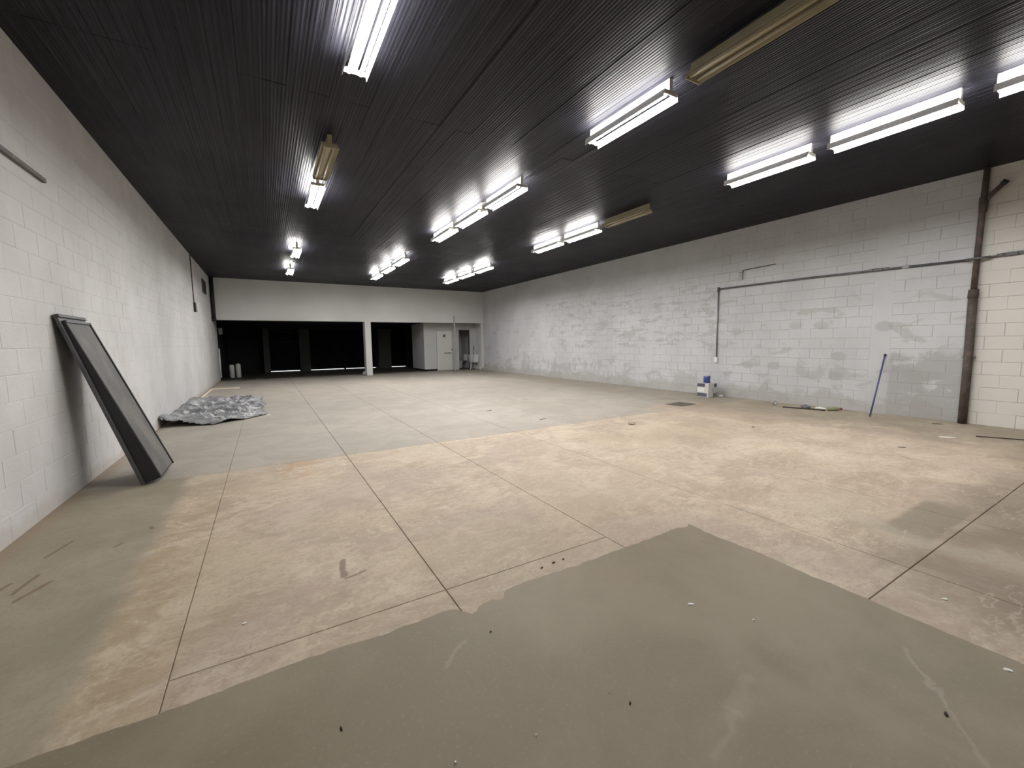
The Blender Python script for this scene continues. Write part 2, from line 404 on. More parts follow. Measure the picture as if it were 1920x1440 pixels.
# ------------------------------------------------------------------ walls
wl = struct(G().box(XL-.25, XL-.0035, YF-.25, YB+.05, -.2, 4.3).build('wall_left', M_WL))
masonry(wl, M_WL, XL, 1, YF, YB+.05, [(-.6, -.3), (3.7, 3.95), (8.1, 8.45), (12.6, 12.9)], ZC+.04, 2.75, .30)
wr = struct(G().box(XR+.005, XR+.25, YF-.25, YB+.05, -.2, 4.3).build('wall_right', plain('dusty_mortar', (.45, .44, .43), .9, .1, .15, 3)))
masonry(wr, M_WR, XR, -1, YF, YB+.05, [(-1.2, -.9), (3.05, 3.33), (8.4, 8.69), (13.75, 14.1)], ZC+.04, 3.0, .36)
struct(G().box(XL-.25, XR+.25, YF-.25, YF, -.2, 4.3).build('wall_front', M_PANELW))
# back wall: a deep lintel on one column and a right-hand pilaster
wb = struct(G().box(XL, XR, YB, YB+.3, ZO, 4.3).build('wall_back', M_BACKW))
G().box(3.84, 4.10, YB-.02, YB+.42, 0, ZO).build('column', M_BACKW, wb, bevel=.008)
G().box(9.57, XR, YB+.001, YB+.12, 0, ZO).build('pilaster', M_BACKW, wb)
# the dark bay behind it
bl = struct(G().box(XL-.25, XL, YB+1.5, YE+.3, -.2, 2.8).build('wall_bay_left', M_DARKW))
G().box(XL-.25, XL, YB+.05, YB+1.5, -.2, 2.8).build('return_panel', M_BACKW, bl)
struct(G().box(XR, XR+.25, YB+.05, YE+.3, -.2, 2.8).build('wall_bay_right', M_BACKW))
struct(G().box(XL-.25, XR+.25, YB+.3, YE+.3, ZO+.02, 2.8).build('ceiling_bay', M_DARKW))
# shutter wall: pillars and a head beam leave four shutter bays
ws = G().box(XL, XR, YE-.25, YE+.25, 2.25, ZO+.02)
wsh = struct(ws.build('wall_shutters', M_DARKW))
PILL = [(XL, .06, 24.35), (1.56, 2.06, 25.1), (5.60, 6.30, 24.6), (7.42, XR, 25.1)]
for i, (a, b, yy) in enumerate(PILL):
    if i == 0:
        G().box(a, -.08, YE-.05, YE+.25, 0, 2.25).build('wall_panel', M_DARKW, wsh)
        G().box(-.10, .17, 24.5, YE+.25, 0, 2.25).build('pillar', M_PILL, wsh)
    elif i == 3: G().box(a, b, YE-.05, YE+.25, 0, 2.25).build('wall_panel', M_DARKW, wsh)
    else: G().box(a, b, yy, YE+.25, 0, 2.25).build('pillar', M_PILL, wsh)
def shutter(x0, x1, n):
    n_rib = 26; g = G(); zs = []
    prof = []
    for k in range(n_rib*4+1):
        z = .04 + (2.3-.04)*k/(n_rib*4); prof.append((YE+.02+.012*math.sin(k*PI/2), z))
    v = [(x0, y, z) for y, z in prof]+[(x1, y, z) for y, z in prof]+[(x0, YE+.06, .04), (x1, YE+.06, .04), (x0, YE+.06, 2.3), (x1, YE+.06, 2.3)]
    L = len(prof); f = [(k, k+1, L+k+1, L+k) for k in range(L-1)]
    f += [(2*L, 2*L+1, 2*L+3, 2*L+2), (0, L, 2*L+1, 2*L), (L-1, 2*L-1, 2*L+3, 2*L+2)]
    o = struct(g.add(v, f).build('door_%d' % n, M_SHUT))
    G().box(x0, x1, YE-.01, YE+.05, .036, .11).build('bottom_rail', M_SHUT, o)
    return o
shutter(.17, 1.56, 1); shutter(2.06, 3.82, 2); shutter(3.90, 5.60, 3); shutter(6.30, 7.42, 4)
G().box(3.82, 3.90, YE-.05, YE+.1, 0, 2.25).build('guide_rail', M_SHUT, wsh)
struct(G().box(-40, 50, YE+.25, 60, -.3, -.002).build('pavement_outside', plain('pale_pavement', (.8, .8, .78), .9)))

# ------------------------------------------------------------------ ceiling: black ribbed boards
ce = struct(G().box(XL-.25, XR+.25, YF-.25, YB+.3, ZC+.03, 4.3).build('ceiling', M_CEIL))
BW = .2
ys = [YF, -.95, 4.9, 10.75, 16.6, YB]
nb = int(math.ceil((XR-XL)/BW))
bcache = {}
for j in range(len(ys)-1):
    Lb = ys[j+1]-ys[j]-.004
    for i in range(nb):
        wd = min(BW, XR-XL-i*BW)-.0015
        key = (round(wd, 3), round(Lb, 3))
        if key not in bcache:
            q = [(0, .03), (0, .002), (.003, 0), (wd/2-.005, 0), (wd/2, .002), (wd/2+.005, 0), (wd-.003, 0), (wd, .002), (wd, .03)]
            n = len(q)
            v = [(x, 0, z) for x, z in q]+[(x, Lb, z) for x, z in q]
            f = [(k, k+1, n+k+1, n+k) for k in range(n-1)]+[tuple(range(n)), tuple(range(2*n-1, n-1, -1))]
            bcache[key] = mesh('ceiling_board', v, f, M_CEIL)
        o = link('ceiling_board', bcache[key], ce, (XL+i*BW, ys[j], ZC+random.uniform(0, .003)))
        o.rotation_euler = (random.uniform(-.0004, .0004), random.uniform(-.003, .003), 0)

# ------------------------------------------------------------------ floor: cast slabs between saw-cut joints
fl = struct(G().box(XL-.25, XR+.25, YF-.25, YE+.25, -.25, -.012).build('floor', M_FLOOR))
xs = [XL-.02, -.437, .803, 2.025, 3.30, 4.54, 5.78, 7.02, 8.26, XR+.02]
for i in range(len(xs)-1):
    if i == 0: yj = [YF, -.4, 5.54, 12.4, YB+.1, YE+.25]
    elif i < 3: yj = [YF, -.4, 2.14, 5.54, 12.4, YB+.1, YE+.25]
    else: yj = [YF, -.4, .86, 5.54, 12.4, YB+.1, YE+.25]
    for j in range(len(yj)-1):
        g_ = .0042; a, b, c, d = xs[i], xs[i+1]-g_, yj[j], yj[j+1]-g_; e = .0022
        v = [(a, c, -.012), (b, c, -.012), (b, d, -.012), (a, d, -.012), (a, c, -.003), (b, c, -.003), (b, d, -.003), (a, d, -.003), (a+e, c+e, 0), (b-e, c+e, 0), (b-e, d-e, 0), (a+e, d-e, 0)]
        f = [(8, 9, 10, 11)]
        for k in (0, 4):
            for m in range(4): f.append((k+m, k+(m+1) % 4, k+4+(m+1) % 4, k+4+m))
        G().add(v, f).build('floor_slab', M_FLOOR, fl)
# painted screed laid over the slabs in the near corner, with a ragged edge
edge = []
N = 150
for k in range(N+1):
    x = XL + (2.70-XL)*k/N
    y = 1.958 + .022*mnoise.noise((x*3.1, 1.3, 0)) + .014*mnoise.noise((x*11, 4, 0)) + .008*mnoise.noise((x*31, 4, 0))
    if x < -.7: y += .10*(-.7-x)*mnoise.noise((x*5, 9, 0))
    for cx, wd_, am in ((.84, .05, -.10), (.93, .07, -.05), (1.03, .035, -.075), (2.63, .04, -.03)): y += am*math.exp(-((x-cx)/wd_)**2)*.9
    edge.append((x, y))
for k in range(1, N+1):
    y = 1.95-(1.95-YF)*k/N
    x = 2.70 + .018*mnoise.noise((y*3.1, 7.3, 0)) + .012*mnoise.noise((y*12, 2, 0)) + .006*mnoise.noise((y*37, 2, 0))
    edge.append((x, y))
edge += [(XL+.001, YF)]
n = len(edge)
G().add([(x, y, .0022) for x, y in edge]+[(x+(.0 if 0 else 0), y, -.001) for x, y in edge],
        [tuple(range(n))]+[(k, (k+1) % n, n+(k+1) % n, n+k) for k in range(n)]).build('paint_layer', M_SCREED, fl)

# ================================================================== fluorescent lights
LL = 1.16
def lamp(x, y, lit, label, group):
    x *= .968; y *= .968
    r = thing('fluorescent_light', label, 'light', (x, y, ZC), group)
    hm = M_HOUS if lit else M_HOUSOFF
    # hung fitting: narrow spine, skirts shaped to darken upper walls, slots added to light ceiling
    if lit: G().box(-.024, .024, -LL/2, LL/2, -.118, -.002).build('housing', hm, r)
    else:
        G().box(-.024, .024, -LL/2, LL/2, -.10, -.002).build('spine', hm, r)
        prof = [(-.094, -.118), (-.05, -.104), (-.018, -.112), (.018, -.112), (.05, -.104), (.094, -.118), (.094, -.100), (-.094, -.100)]; m = len(prof)
        G().add([(x_, -LL/2, z_) for x_, z_ in prof]+[(x_, LL/2, z_) for x_, z_ in prof], [(k, (k+1) % m, m+(k+1) % m, m+k) for k in range(m)]+[tuple(range(m))[::-1], tuple(range(m, 2*m))]).build('housing', hm, r)
    zb_ = -.190 if lit else -.150
    for s in (-1, 1):
        v = [(s*.092, -.120), (s*.095, -.120), (s*.105, zb_), (s*.102, zb_-.002)]
        G().add([(x_, -LL/2, z_) for x_, z_ in v]+[(x_, LL/2, z_) for x_, z_ in v],
                [(k, (k+1) % 4, 4+(k+1) % 4, 4+k) for k in range(4)]+[(3, 2, 1, 0), (4, 5, 6, 7)]).build('side_skirt', M_SKIRT if lit else hm, r)
        G().tube([(s*.05, -LL/2+.02, -.157 if lit else -.13), (s*.05, LL/2-.02, -.157 if lit else -.13)], .0165, 8).build('tube', M_TUBE if lit else M_TUBEOFF, r, smooth=True)
    for e in (-1, 1):
        yc = e*(LL/2-.006)
        G().hexa([(-.093, yc-.006, -.158), (.093, yc-.006, -.158), (.093, yc+.006, -.158), (-.093, yc+.006, -.158),
                  (-.091, yc-.006, -.115), (.091, yc-.006, -.115), (.091, yc+.006, -.115), (-.091, yc+.006, -.115)]).build('lamp_holder', M_SOCK if lit else M_HOUSOFF, r, bevel=.003)
    return r
near, mid, farr = 'nearest', 'middle', 'far'
LT = 'lit twin-tube fluorescent light, '; UN = 'unlit yellowed fluorescent fitting '
lamp(.86, 3.66, 1, LT+'nearest of the left-hand row, cut by the frame', 'left row of lights')
lamp(.86, 6.52, 0, UN+'in the left-hand row, just before a lit one', 'left row of lights')
lamp(.86, 7.97, 1, LT+'second lit one of the left-hand row', 'left row of lights')
lamp(.86, 12.95, 1, LT+'second from the far end of the left-hand row', 'left row of lights')
lamp(.86, 16.25, 1, LT+'last of the left-hand row before the lintel', 'left row of lights')
lamp(3.70, 2.2, 0, UN+'in the middle row, nearest the camera', 'middle row of lights')
lamp(3.70, 3.64, 1, LT+'nearest lit one of the middle row', 'middle row of lights')
for i, yy in enumerate((6.5, 7.9, 9.32)): lamp(3.70, yy, 1, LT+('nearest', 'middle', 'farthest')[i]+' of the central trio in the middle row', 'middle row of lights')
for i, yy in enumerate((12.95, 14.5, 16.15)): lamp(3.70, yy, 1, LT+('nearest', 'middle', 'farthest')[i]+' of the far trio in the middle row', 'middle row of lights')
lamp(6.56, .77, 1, LT+'right-hand row, cut by the right frame edge', 'right row of lights')
lamp(6.56, 2.22, 1, LT+'longest-looking of the right-hand row, near the drain pipe', 'right row of lights')
lamp(6.56, 3.64, 1, LT+'third of the right-hand row from the right frame edge', 'right row of lights')
lamp(6.56, 6.45, 0, UN+'in the right-hand row, before a lit pair', 'right row of lights')
for i, yy in enumerate((7.87, 9.25)): lamp(6.56, yy, 1, LT+('nearer', 'farther')[i]+' of the central pair in the right-hand row', 'right row of lights')
for i, yy in enumerate((13.05, 14.5, 15.95)): lamp(6.56, yy, 1, LT+('nearest', 'middle', 'farthest')[i]+' of the far trio in the right-hand row', 'right row of lights')
# unseen lamp added behind the camera to light the near floor
lamp(.86, -2.0, 1, LT+'added unseen behind the camera to light the near floor', 'left row of lights')
# bare bracket between the two far lights of the left row
g = G().tube([(.80, 13.25, ZC-.03), (.80, 15.0, ZC-.03)], .008, 6); g.tube([(.88, 13.25, ZC-.03), (.88, 15.0, ZC-.03)], .008, 6)
tag(g.build('lamp_wire', M_COND2), 'pair of bare wires linking the last two lights of the left-hand row', 'wire')

# ================================================================== leaning black panel
b = thing('leaning_board', 'black wedge-shaped board leaning on the left block wall', 'board', (0, 0, 0))
y0, y1 = 5.43, 6.10
F = Vector((-1.165, 0, .0)); T = Vector((XL+.012, 0, 1.69)); d = (T-F); Lp = d.length; d.normalize(); nn = Vector((d.z, 0, -d.x))
def pp(s, h, y): q = F + d*s + nn*h; return (q.x, y, q.z)
def slab(g, s0, s1, a0, a1, h00, h01, h10, h11):  # h at s0 (back, front), at s1 (back, front)
    g.hexa([pp(s0, h00, a0), pp(s0, h01, a0), pp(s0, h01, a1), pp(s0, h00, a1), pp(s1, h10, a0), pp(s1, h11, a0), pp(s1, h11, a1), pp(s1, h10, a1)]); return g
z_ = .012
slab(G(), z_, Lp, y0, y1, 0, .03, 0, .03).build('backboard', M_BLACKRIM, b, bevel=.004)
slab(G(), z_, Lp-.05, y0+.03, y1-.02, .03, .165, .03, .055).build('wedge_body', M_BLACK, b, bevel=.004)
slab(G(), .03, Lp-.085, y0+.045, y1-.055, .158, .168, .05, .0585).build('face_panel', M_PANEL, b)
slab(G(), z_, Lp-.05, y1-.05, y1-.018, .15, .178, .04, .068).build('edge_strip', M_BLACK, b, bevel=.003)
slab(G(), Lp-.075, Lp-.05, y0+.03, y1-.018, .05, .066, .05, .066).build('edge_strip', M_BLACKRIM, b, bevel=.003)
slab(G(), Lp-.02, Lp+.012, y0-.004, y1+.004, -.004, .045, -.004, .045).build('top_cap', M_BLACKRIM, b, bevel=.005)

# ================================================================== plastic sheet on the floor
t = NT('grey_plastic_sheet', .3, .5)
f1 = t.noise(2.2, 3, .55, .8, (.6, 1.8, 1)); f2 = t.noise(4.5, 4, .6, .6, (.7, 2, 1), (3, 3, 3))
c_ = t.mix(t.step(f1, .35, .68), (.15, .153, .162), (.34, .345, .355)); c_ = t.mix(t.math('MULTIPLY', t.step(f2, .60, .66), .8), c_, (.62, .62, .61))  # white highlights on the folds are painted into the sheet colour
t.color(c_); t.put(t.b.inputs['Roughness'], t.math('MULTIPLY_ADD', f2, .3, .12)); t.bump(t.noise(5, 3, .55, 1.0, (.6, 1.8, 1)), 1.0, .04); M_TARP = t.m
outl = [(-1.655, 9.12), (-1.36, 9.14), (-.89, 8.98), (-.33, 9.40), (-.03, 9.80), (-.16, 10.6), (-.06, 11.3), (-.2, 12.3), (-.12, 12.9), (-.45, 12.75), (-.8, 12.95), (-1.2, 12.9), (-1.5, 13.1), (-1.655, 12.9)]
def inside(x, y):
    c = False; j = len(outl)-1
    for i in range(len(outl)):
        (xi, yi), (xj, yj) = outl[i], outl[j]
        if (yi > y) != (yj > y) and x < (xj-xi)*(y-yi)/(yj-yi)+xi: c = not c
        j = i
    return c
def edist(x, y):
    best = 9
    for i in range(len(outl)):
        a = Vector(outl[i]); bb = Vector(outl[(i+1) % len(outl)]); ab = bb-a; q = Vector((x, y))-a
        k = max(0, min(1, q.dot(ab)/ab.length_squared)); best = min(best, (q-ab*k).length)
    return best
NX, NY = 84, 150; vid = {}; g = G()
def tz(x, y):
    e = edist(x, y); q = Vector((x*2.2, y*1.5, 3)); wv_ = mnoise.noise(q)*.5
    r1 = 1-abs(mnoise.noise((x*2.6+wv_, y*2.9+wv_, 1)))*2.2
    r2_ = 1-abs(mnoise.noise((x*6.1+wv_*3, y*5.3, 5)))*2.2
    r3 = 1-abs(mnoise.noise((x*1.1+wv_*2+y*.4, y*3.1-x*1.3, 9)))*2.6
    r4 = 1-abs(mnoise.noise((x*2.6-y*1.2, y*4.6+x*1.5, 11)))*3.0
    z = .010 + max(0, r1)**2*.04 + max(0, r3)**3*.085 + max(0, r4)**4*.04
    z *= .35+.65*min(1, e/.35)
    z += .085*math.exp(-((y-9.24)/.16)**2)*max(0, min(1, (-.35-x)/.7))     # rolled near edge by the wall
    z += .07*math.exp(-((y-12.6)/.3)**2)*(.6+.8*mnoise.noise((x*4, 2, 2)))
    z += .09*math.exp(-((x+1.62)/.12)**2)
    return max(.006, z)
for i in range(NX+1):
    for j in range(NY+1):
        x = -1.655+(1.66)*i/NX; y = 8.9+4.3*j/NY
        if inside(x, y): vid[i, j] = len(g.v); g.v.append((x+.02*mnoise.noise((x*9, y*9, 2)) if i else x, y+.02*mnoise.noise((x*9, y*9, 7)), tz(x, y)))
for i in range(NX):
    for j in range(NY):
        q = [vid.get(k) for k in ((i, j), (i+1, j), (i+1, j+1), (i, j+1))]
        if None not in q: g.f.append(tuple(q))
        elif sum(k is None for k in q) == 1: g.f.append(tuple(k for k in q if k is not None))
tarp = g.build('plastic_sheet', M_TARP, smooth=True)
tag(tarp, 'crumpled grey plastic sheet heaped on the floor by the left wall', 'plastic sheet')
s = tarp.modifiers.new('thick', 'SOLIDIFY'); s.thickness = .004; s.offset = 1
# two pale strips lying beyond it
tag(G().box(-.02, .02, 0, 2.5, 0, .03).build('wood_strip', M_PALEW), 'thin pale strip lying along the left wall behind the plastic sheet', 'strip').location = (-1.575, 13.95, .001)
o = tag(G().box(0, .72, -.05, .05, 0, .035).build('wood_strip', M_PALEW), 'short pale strip lying crosswise on the floor behind the plastic sheet', 'strip'); o.location = (-1.54, 16.49, .001); o.rotation_euler = (0, 0, -.2)

# ================================================================== right wall: pipe, conduit, pole, tools
xp = XR-.06
p = thing('drain_pipe', 'rusty vertical drain pipe with a short branch on the right wall', 'pipe', (xp, 2.04, 0))
G().tube([(0, 0, 0), (0, 0, .9), (0, .012, 2.05)], .055, 16).build('lower_pipe', M_RUST, p, smooth=True)
G().tube([(0, .012, 2.0), (0, .012, 2.13)], [.064, .058], 16).build('socket_joint', M_RUST, p, smooth=True)
G().tube([(0, .012, 2.1), (0, .0, 3.3), (0, -.01, ZC)], .037, 14).build('upper_pipe', M_RUST, p, smooth=True)
G().tube([(-.002, -.01, 3.46), (-.01, -.19, 3.66)], .030, 12).build('branch_pipe', M_RUST, p, smooth=True)
G().tube([(0, -.005, 3.30), (0, -.005, 3.52)], [.046, .05], 14).build('branch_collar', M_RUST, p, smooth=True)
G().tube([(-.01, -.185, 3.655), (-.012, -.225, 3.70)], .038, 12).build('pipe_end', M_BLACK, p, smooth=True)
G().box(.0, .058, -.07, .07, 1.05, 1.085).build('clamp', M_COND2, p)
xc = XR-.018
c = thing('wall_conduit', 'grey electrical conduit run across the right block wall with a drop', 'conduit', (xc, 0, 0))
G().tube([(0, 6.39, 2.63), (0, 4.4, 2.632), (0, 2.12, 2.60)], .02, 10).build('horizontal_tube', M_COND, c, smooth=True)
G().tube([(-.062, 2.16, 2.60), (-.1, 2.04, 2.60), (-.062, 1.90, 2.605)], .018, 8).build('bridge_tube', M_COND, c, smooth=True)
G().tube([(0, 1.95, 2.605), (0, 0.2, 2.64), (0, -2, 2.64)], .018, 10).build('horizontal_tube', M_COND2, c, smooth=True)
G().tube([(0, 6.39, 2.62), (0, 6.385, .97)], .016, 10).build('drop_tube', M_COND2, c, smooth=True)
G().tube([(-.004, 6.39, 2.57), (-.004, 6.39, 2.67)], .032, 10).build('elbow', M_COND, c, smooth=True)
for yy, zz in ((3.28, 2.625), (1.70, 2.62)):
    bx_ = G().box(-.03, .017, yy-.06, yy+.06, zz-.026, zz+.026).build('junction_box', M_COND, c, bevel=.006)
    for e in (-1, 1): G().tube([(0, yy+e*.07, zz), (0, yy+e*.15, zz)], [.027, .022], 10).build('gland', M_COND2, bx_, smooth=True)
G().tube([(0, 2.95, 2.617), (0, 2.85, 2.615)], .027, 10).build('coupling', M_LIDW, c, smooth=True)
G().box(-.03, .017, 6.345, 6.425, .84, .965).build('outlet_box', M_WHITE, c, bevel=.006)
o = thing('conduit_stub', 'short rusty L-shaped conduit stub on the right wall above the long conduit', 'conduit', (XR-.009, 0, 0))
G().tube([(0, 5.84, 2.80), (0, 5.80, 2.99), (0, 5.70, 3.0), (0, 5.08, 3.02)], [.014, .014, .010, .008], 8).build('tube', M_RUST, o, smooth=True)
G().box(-.02, .008, 5.80, 5.88, 2.78, 2.96).build('backplate', M_COND2, o, bevel=.004)
# blue pole leaning at the wall
o = thing('leaning_pole', 'blue broom pole leaning against the right wall beside a damp patch', 'pole', (9.14, 3.07, 0))
top = Vector((XR-.022-9.14, .02, 1.09))
G().tube([(0, 0, .012), top*.5+Vector((0, 0, .002)), top], .0125, 10).build('stick', M_BLUE, o, smooth=True)
G().tube([top*.972, top*1.006], .017, 10).build('cap', M_BLACK, o, smooth=True)
G().tube([(0, 0, .008), top*.05], .015, 10).build('ferrule', M_COND2, o, smooth=True)
# carton with small blue can on it
b = thing('paint_carton', 'white and blue carton standing on the floor under the conduit drop', 'carton', (9.30, 6.36, 0)); b.rotation_euler = (0, 0, math.radians(-4))
G().box(-.15, .15, -.16, .16, .002, .345).build('body', plain('white_card', (.55, .545, .53), .7, .3, .06), b, bevel=.008)
M_SLATE = plain('slate_blue_print', (.09, .09, .12), .6, .3, .3, 20)
for (ya, yb, za, zb) in ((-.06, .16, .255, .335), (-.12, .155, .02, .105)): G().box(-.1525, -.149, ya, yb, za, zb).build('printed_panel', M_SLATE, b)
G().box(-.1525, -.149, -.04, .15, .125, .235).build('label_panel', M_WHITE, b)
G().box(.05, .145, -.1625, -.159, .245, .335).build('printed_panel', M_SLATE, b)
G().box(.02, .145, -.1625, -.159, .012, .11).build('printed_panel', plain('grey_print', (.2, .21, .22), .6), b)
G().box(-.02, .13, -.1625, -.159, .125, .235).build('label_panel', plain('pale_grey_print', (.42, .43, .42), .6), b)
b = thing('paint_can', 'small blue paint can with grey label on top of the carton', 'can', (9.29, 6.36, .347))
G().lathe([(.074, 0), (.078, .005), (.078, .165), (.074, .17)], n=24).build('body', M_CANBLUE, b, smooth=True)
G().lathe([(.080, .163), (.082, .17), (.080, .179), (.066, .179), (.063, .173)], n=24).build('lid', M_LIDW, b, smooth=True)
g = G(); A = [math.radians(a) for a in range(-95, 21, 8)]; m = len(A)
g.add([(.0792*math.cos(a), .0792*math.sin(a), z) for z in (.035, .14) for a in A], [(k, k+1, m+k+1, m+k) for k in range(m-1)])
g.build('label', plain('grey_can_label', (.45, .46, .47), .5), b)
g = G().tube([(.0, -.082, .13), (.0, -.10, .08), (.0, -.086, .05)], .002, 6); g.build('handle', M_LIDW, b)
def lump(name, loc, size, mat, label, cat, seed=0, flat=False, group=None):
    bm = bmesh.new(); bmesh.ops.create_icosphere(bm, subdivisions=2, radius=1)
    for v in bm.verts:
        k = 1+.35*mnoise.noise(v.co*1.3+Vector((seed*3.1, seed, 0)))
        v.co = Vector((v.co.x*k*size[0], v.co.y*k*size[1], max(-.75, v.co.z*k)*size[2]))
    zmin = min(v.co.z for v in bm.verts)
    me = bpy.data.meshes.new(name); bm.to_mesh(me); bm.free(); me.materials.append(mat)
    o = link(name, me, None, (loc[0], loc[1], loc[2]-zmin+.0015)); return tag(o, label, cat, group)
lump('rag', (9.55, 6.15, 0), (.05, .05, .03), M_WHITE, 'small white rag on the floor right beside the carton', 'rag', 3)
# tools lying at the wall
o = thing('tool_stick', 'thin dark stick lying on the floor along the right wall', 'stick', (9.04, 4.47, 0)); dv = Vector((.22, -.66, 0))
G().tube([(0, 0, .014), dv*.5+Vector((0, 0, .014)), dv+Vector((0, 0, .014))], .0125, 8).build('rod', M_WOODD, o, smooth=True)
G().tube([dv*.93+Vector((0, 0, .014)), dv*1.01+Vector((0, 0, .014))], .0145, 8).build('end_cap', M_BLACK, o, smooth=True)
lump('rag', (9.29, 4.17, 0), (.05, .09, .04), M_GREYRAG, 'crumpled grey rag lying behind the thin dark stick', 'rag', 5)
lump('paper_ball', (9.34, 3.93, 0), (.04, .10, .03), M_PAPER, 'crumpled white paper between grey rag and green bottle', 'paper', 8)
o = thing('bottle', 'green plastic bottle with red cap lying by the right wall', 'bottle', (9.33, 3.80, .042)); o.rotation_euler = (0, 0, math.radians(-52))
G().tube([(0, 0, 0), (.012, 0, 0), (.15, 0, 0), (.185, 0, 0), (.20, 0, 0)], [.034, .040, .040, .026, .018], 14).build('body', M_GREEN, o, smooth=True)
G().tube([(.20, 0, 0), (.235, 0, 0)], .021, 12).build('cap', M_RED, o, smooth=True)
o = thing('tape_roll', 'white tape roll on the floor at the left end of the dark stick', 'tape', (9.2, 4.71, .0)); o.rotation_euler = (0, 0, math.radians(60))
g = G()
for k in range(20):
    for (r, x) in ((.026, -.02), (.05, -.02), (.05, .02), (.026, .02)): g.v.append((x, r*math.cos(k*PI/10), .052+r*math.sin(k*PI/10)))
for k in range(20):
    a, c2 = k*4, ((k+1) % 20)*4
    for m in range(4): g.f.append((a+m, a+(m+1) % 4, c2+(m+1) % 4, c2+m))
g.build('roll', plain('grey_tape', (.3, .3, .3), .5), o, smooth=False)
g = G()
for k in range(16):
    for (r, x) in ((.018, -.021), (.027, -.021), (.027, .021), (.018, .021)): g.v.append((x, r*math.cos(k*PI/8), .052+r*math.sin(k*PI/8)))
for k in range(16):
    a, c2 = k*4, ((k+1) % 16)*4
    for m in range(4): g.f.append((a+m, a+(m+1) % 4, c2+(m+1) % 4, c2+m))
g.build('core', M_PAPER, o)
# steel cover plate
o = thing('cover_plate', 'dark square steel cover plate lying flat on the floor before the carton', 'floor plate', (7.76, 5.93, 0))
G().box(-.26, .26, -.20, .20, .0005, .008).build('plate', M_PLATE, o, bevel=.003)
G().box(-.05, .05, -.012, .012, .008, .014).build('handle', M_RUST, o, bevel=.003)
o.rotation_euler = (0, 0, math.radians(4))
tag(G().box(-.26, .26, -.012, .012, .0005, .012).build('batten', M_WOODD), 'thin dark batten on the floor near the right frame edge', 'batten').matrix_world = Matrix.Translation((8.62, 1.42, 0)) @ Matrix.Rotation(math.radians(-62), 4, 'Z')

# ================================================================== left wall fittings
o = thing('wall_rail', 'dark metal strip fixed high on the left wall above the panel', 'rail', (XL, 0, 0))
G().box(0, .03, 4.2, 5.60, 2.905, 2.945).build('strip', plain('brown_grey_metal', (.11, .10, .095), .6), o, bevel=.003)
for yy in (4.4, 5.0, 5.5): G().tube([(.03, yy, 2.925), (.036, yy, 2.925)], .008, 8).build('screw', M_LIDW, o)
o = thing('switch_conduit', 'thin conduit dropping down the left wall to a switch box', 'conduit', (XL, 14.75, 0))
G().tube([(.014, 0, ZC), (.014, 0, 2.62)], .014, 8).build('tube', M_COND, o, smooth=True)
G().box(0, .05, -.06, .06, 2.36, 2.62).build('switch_box', M_BLACK, o, bevel=.005)
tag(G().box(0, .035, -.09, .09, -.13, .13).build('switch_plate', M_WHITE, bevel=.006), 'white wall plate beside the switch box on the left wall', 'wall plate').location = (XL+.001, 15.35, 2.54)
o = thing('wall_vent', 'dark louvred vent high on the left wall near the lintel', 'vent', (XL, 17.5, 3.38))
G().box(0, .03, -.42, .42, -.22, -.19).build('frame', M_BLACKRIM, o); G().box(0, .03, -.42, .42, .19, .22).build('frame', M_BLACKRIM, o)
G().box(0, .03, -.42, -.39, -.22, .22).build('frame', M_BLACKRIM, o); G().box(0, .03, .39, .42, -.22, .22).build('frame', M_BLACKRIM, o)
G().box(0, .004, -.39, .39, -.19, .19).build('backing', M_BLACK, o)
for k in range(6):
    z = -.16+k*.062
    G().hexa([(.004, -.39, z), (.026, -.39, z-.02), (.026, .39, z-.02), (.004, .39, z), (.004, -.39, z+.006), (.026, -.39, z-.014), (.026, .39, z-.014), (.004, .39, z+.006)]).build('slat', M_BLACKRIM, o)
o = thing('downpipe', 'black downpipe in the far left corner beside the lintel', 'pipe', (XL+.075, YB-.08, 0))
G().tube([(0, 0, ZO-.02), (0, 0, ZC)], .062, 14).build('pipe', M_BLACK, o, smooth=True)
G().tube([(0, 0, ZO-.06), (0, 0, ZO+.06)], .072, 14).build('collar', M_BLACK, o, smooth=True)

# ================================================================== washroom block behind the lintel
PY = 20.3
wp = struct(G().box(6.85, 7.50, PY, PY+.1, .09, ZO+.02).build('wall_partition', M_PANELW))
G().box(7.50, 8.36, PY, PY+.1, 2.02, ZO+.02).build('door_head', M_PANELW, wp)
G().box(6.85, 6.95, PY+.1, 22.25, .09, ZO+.02).build('side_wall', M_PANELW, wp)
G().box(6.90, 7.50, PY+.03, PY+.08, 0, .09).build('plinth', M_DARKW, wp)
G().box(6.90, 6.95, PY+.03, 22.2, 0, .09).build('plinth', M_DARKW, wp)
G().box(8.36, 8.72, PY+.006, PY+.12, 0, ZO+.02).build('pier', M_PANELW, wp)
G().box(8.72, 9.34, PY+.006, PY+.12, 2.08, ZO+.02).build('lintel', M_PANELW, wp)
G().box(9.34, XR, PY+.006, PY+.12, 0, ZO+.02).build('pier', M_PANELW, wp)
G().box(6.95, XR, 22.2, 22.3, 0, ZO+.02).build('rear_wall', M_BACKW, wp)
G().box(8.40, 8.46, PY+.12, 22.2, 0, ZO+.02).build('dividing_wall', M_BACKW, wp)
rest = G()
for (xa, xb) in ((8.37, 8.62), (9.47, XR)):
    for k in range(12):
        x = xa-(.2 if k % 2 else 0)
        while x < xb-.02:
            a_, b_ = max(x, xa), min(x+.4, xb)
            if b_-a_ > .04:
                v, f = block_geo(b_-a_-GAP, .2-GAP, .02, .003)
                rest.add([(a_+q[1], PY+.004-q[0]*1-.002, k*.2+q[2]) for q in v], f)
            x += .4
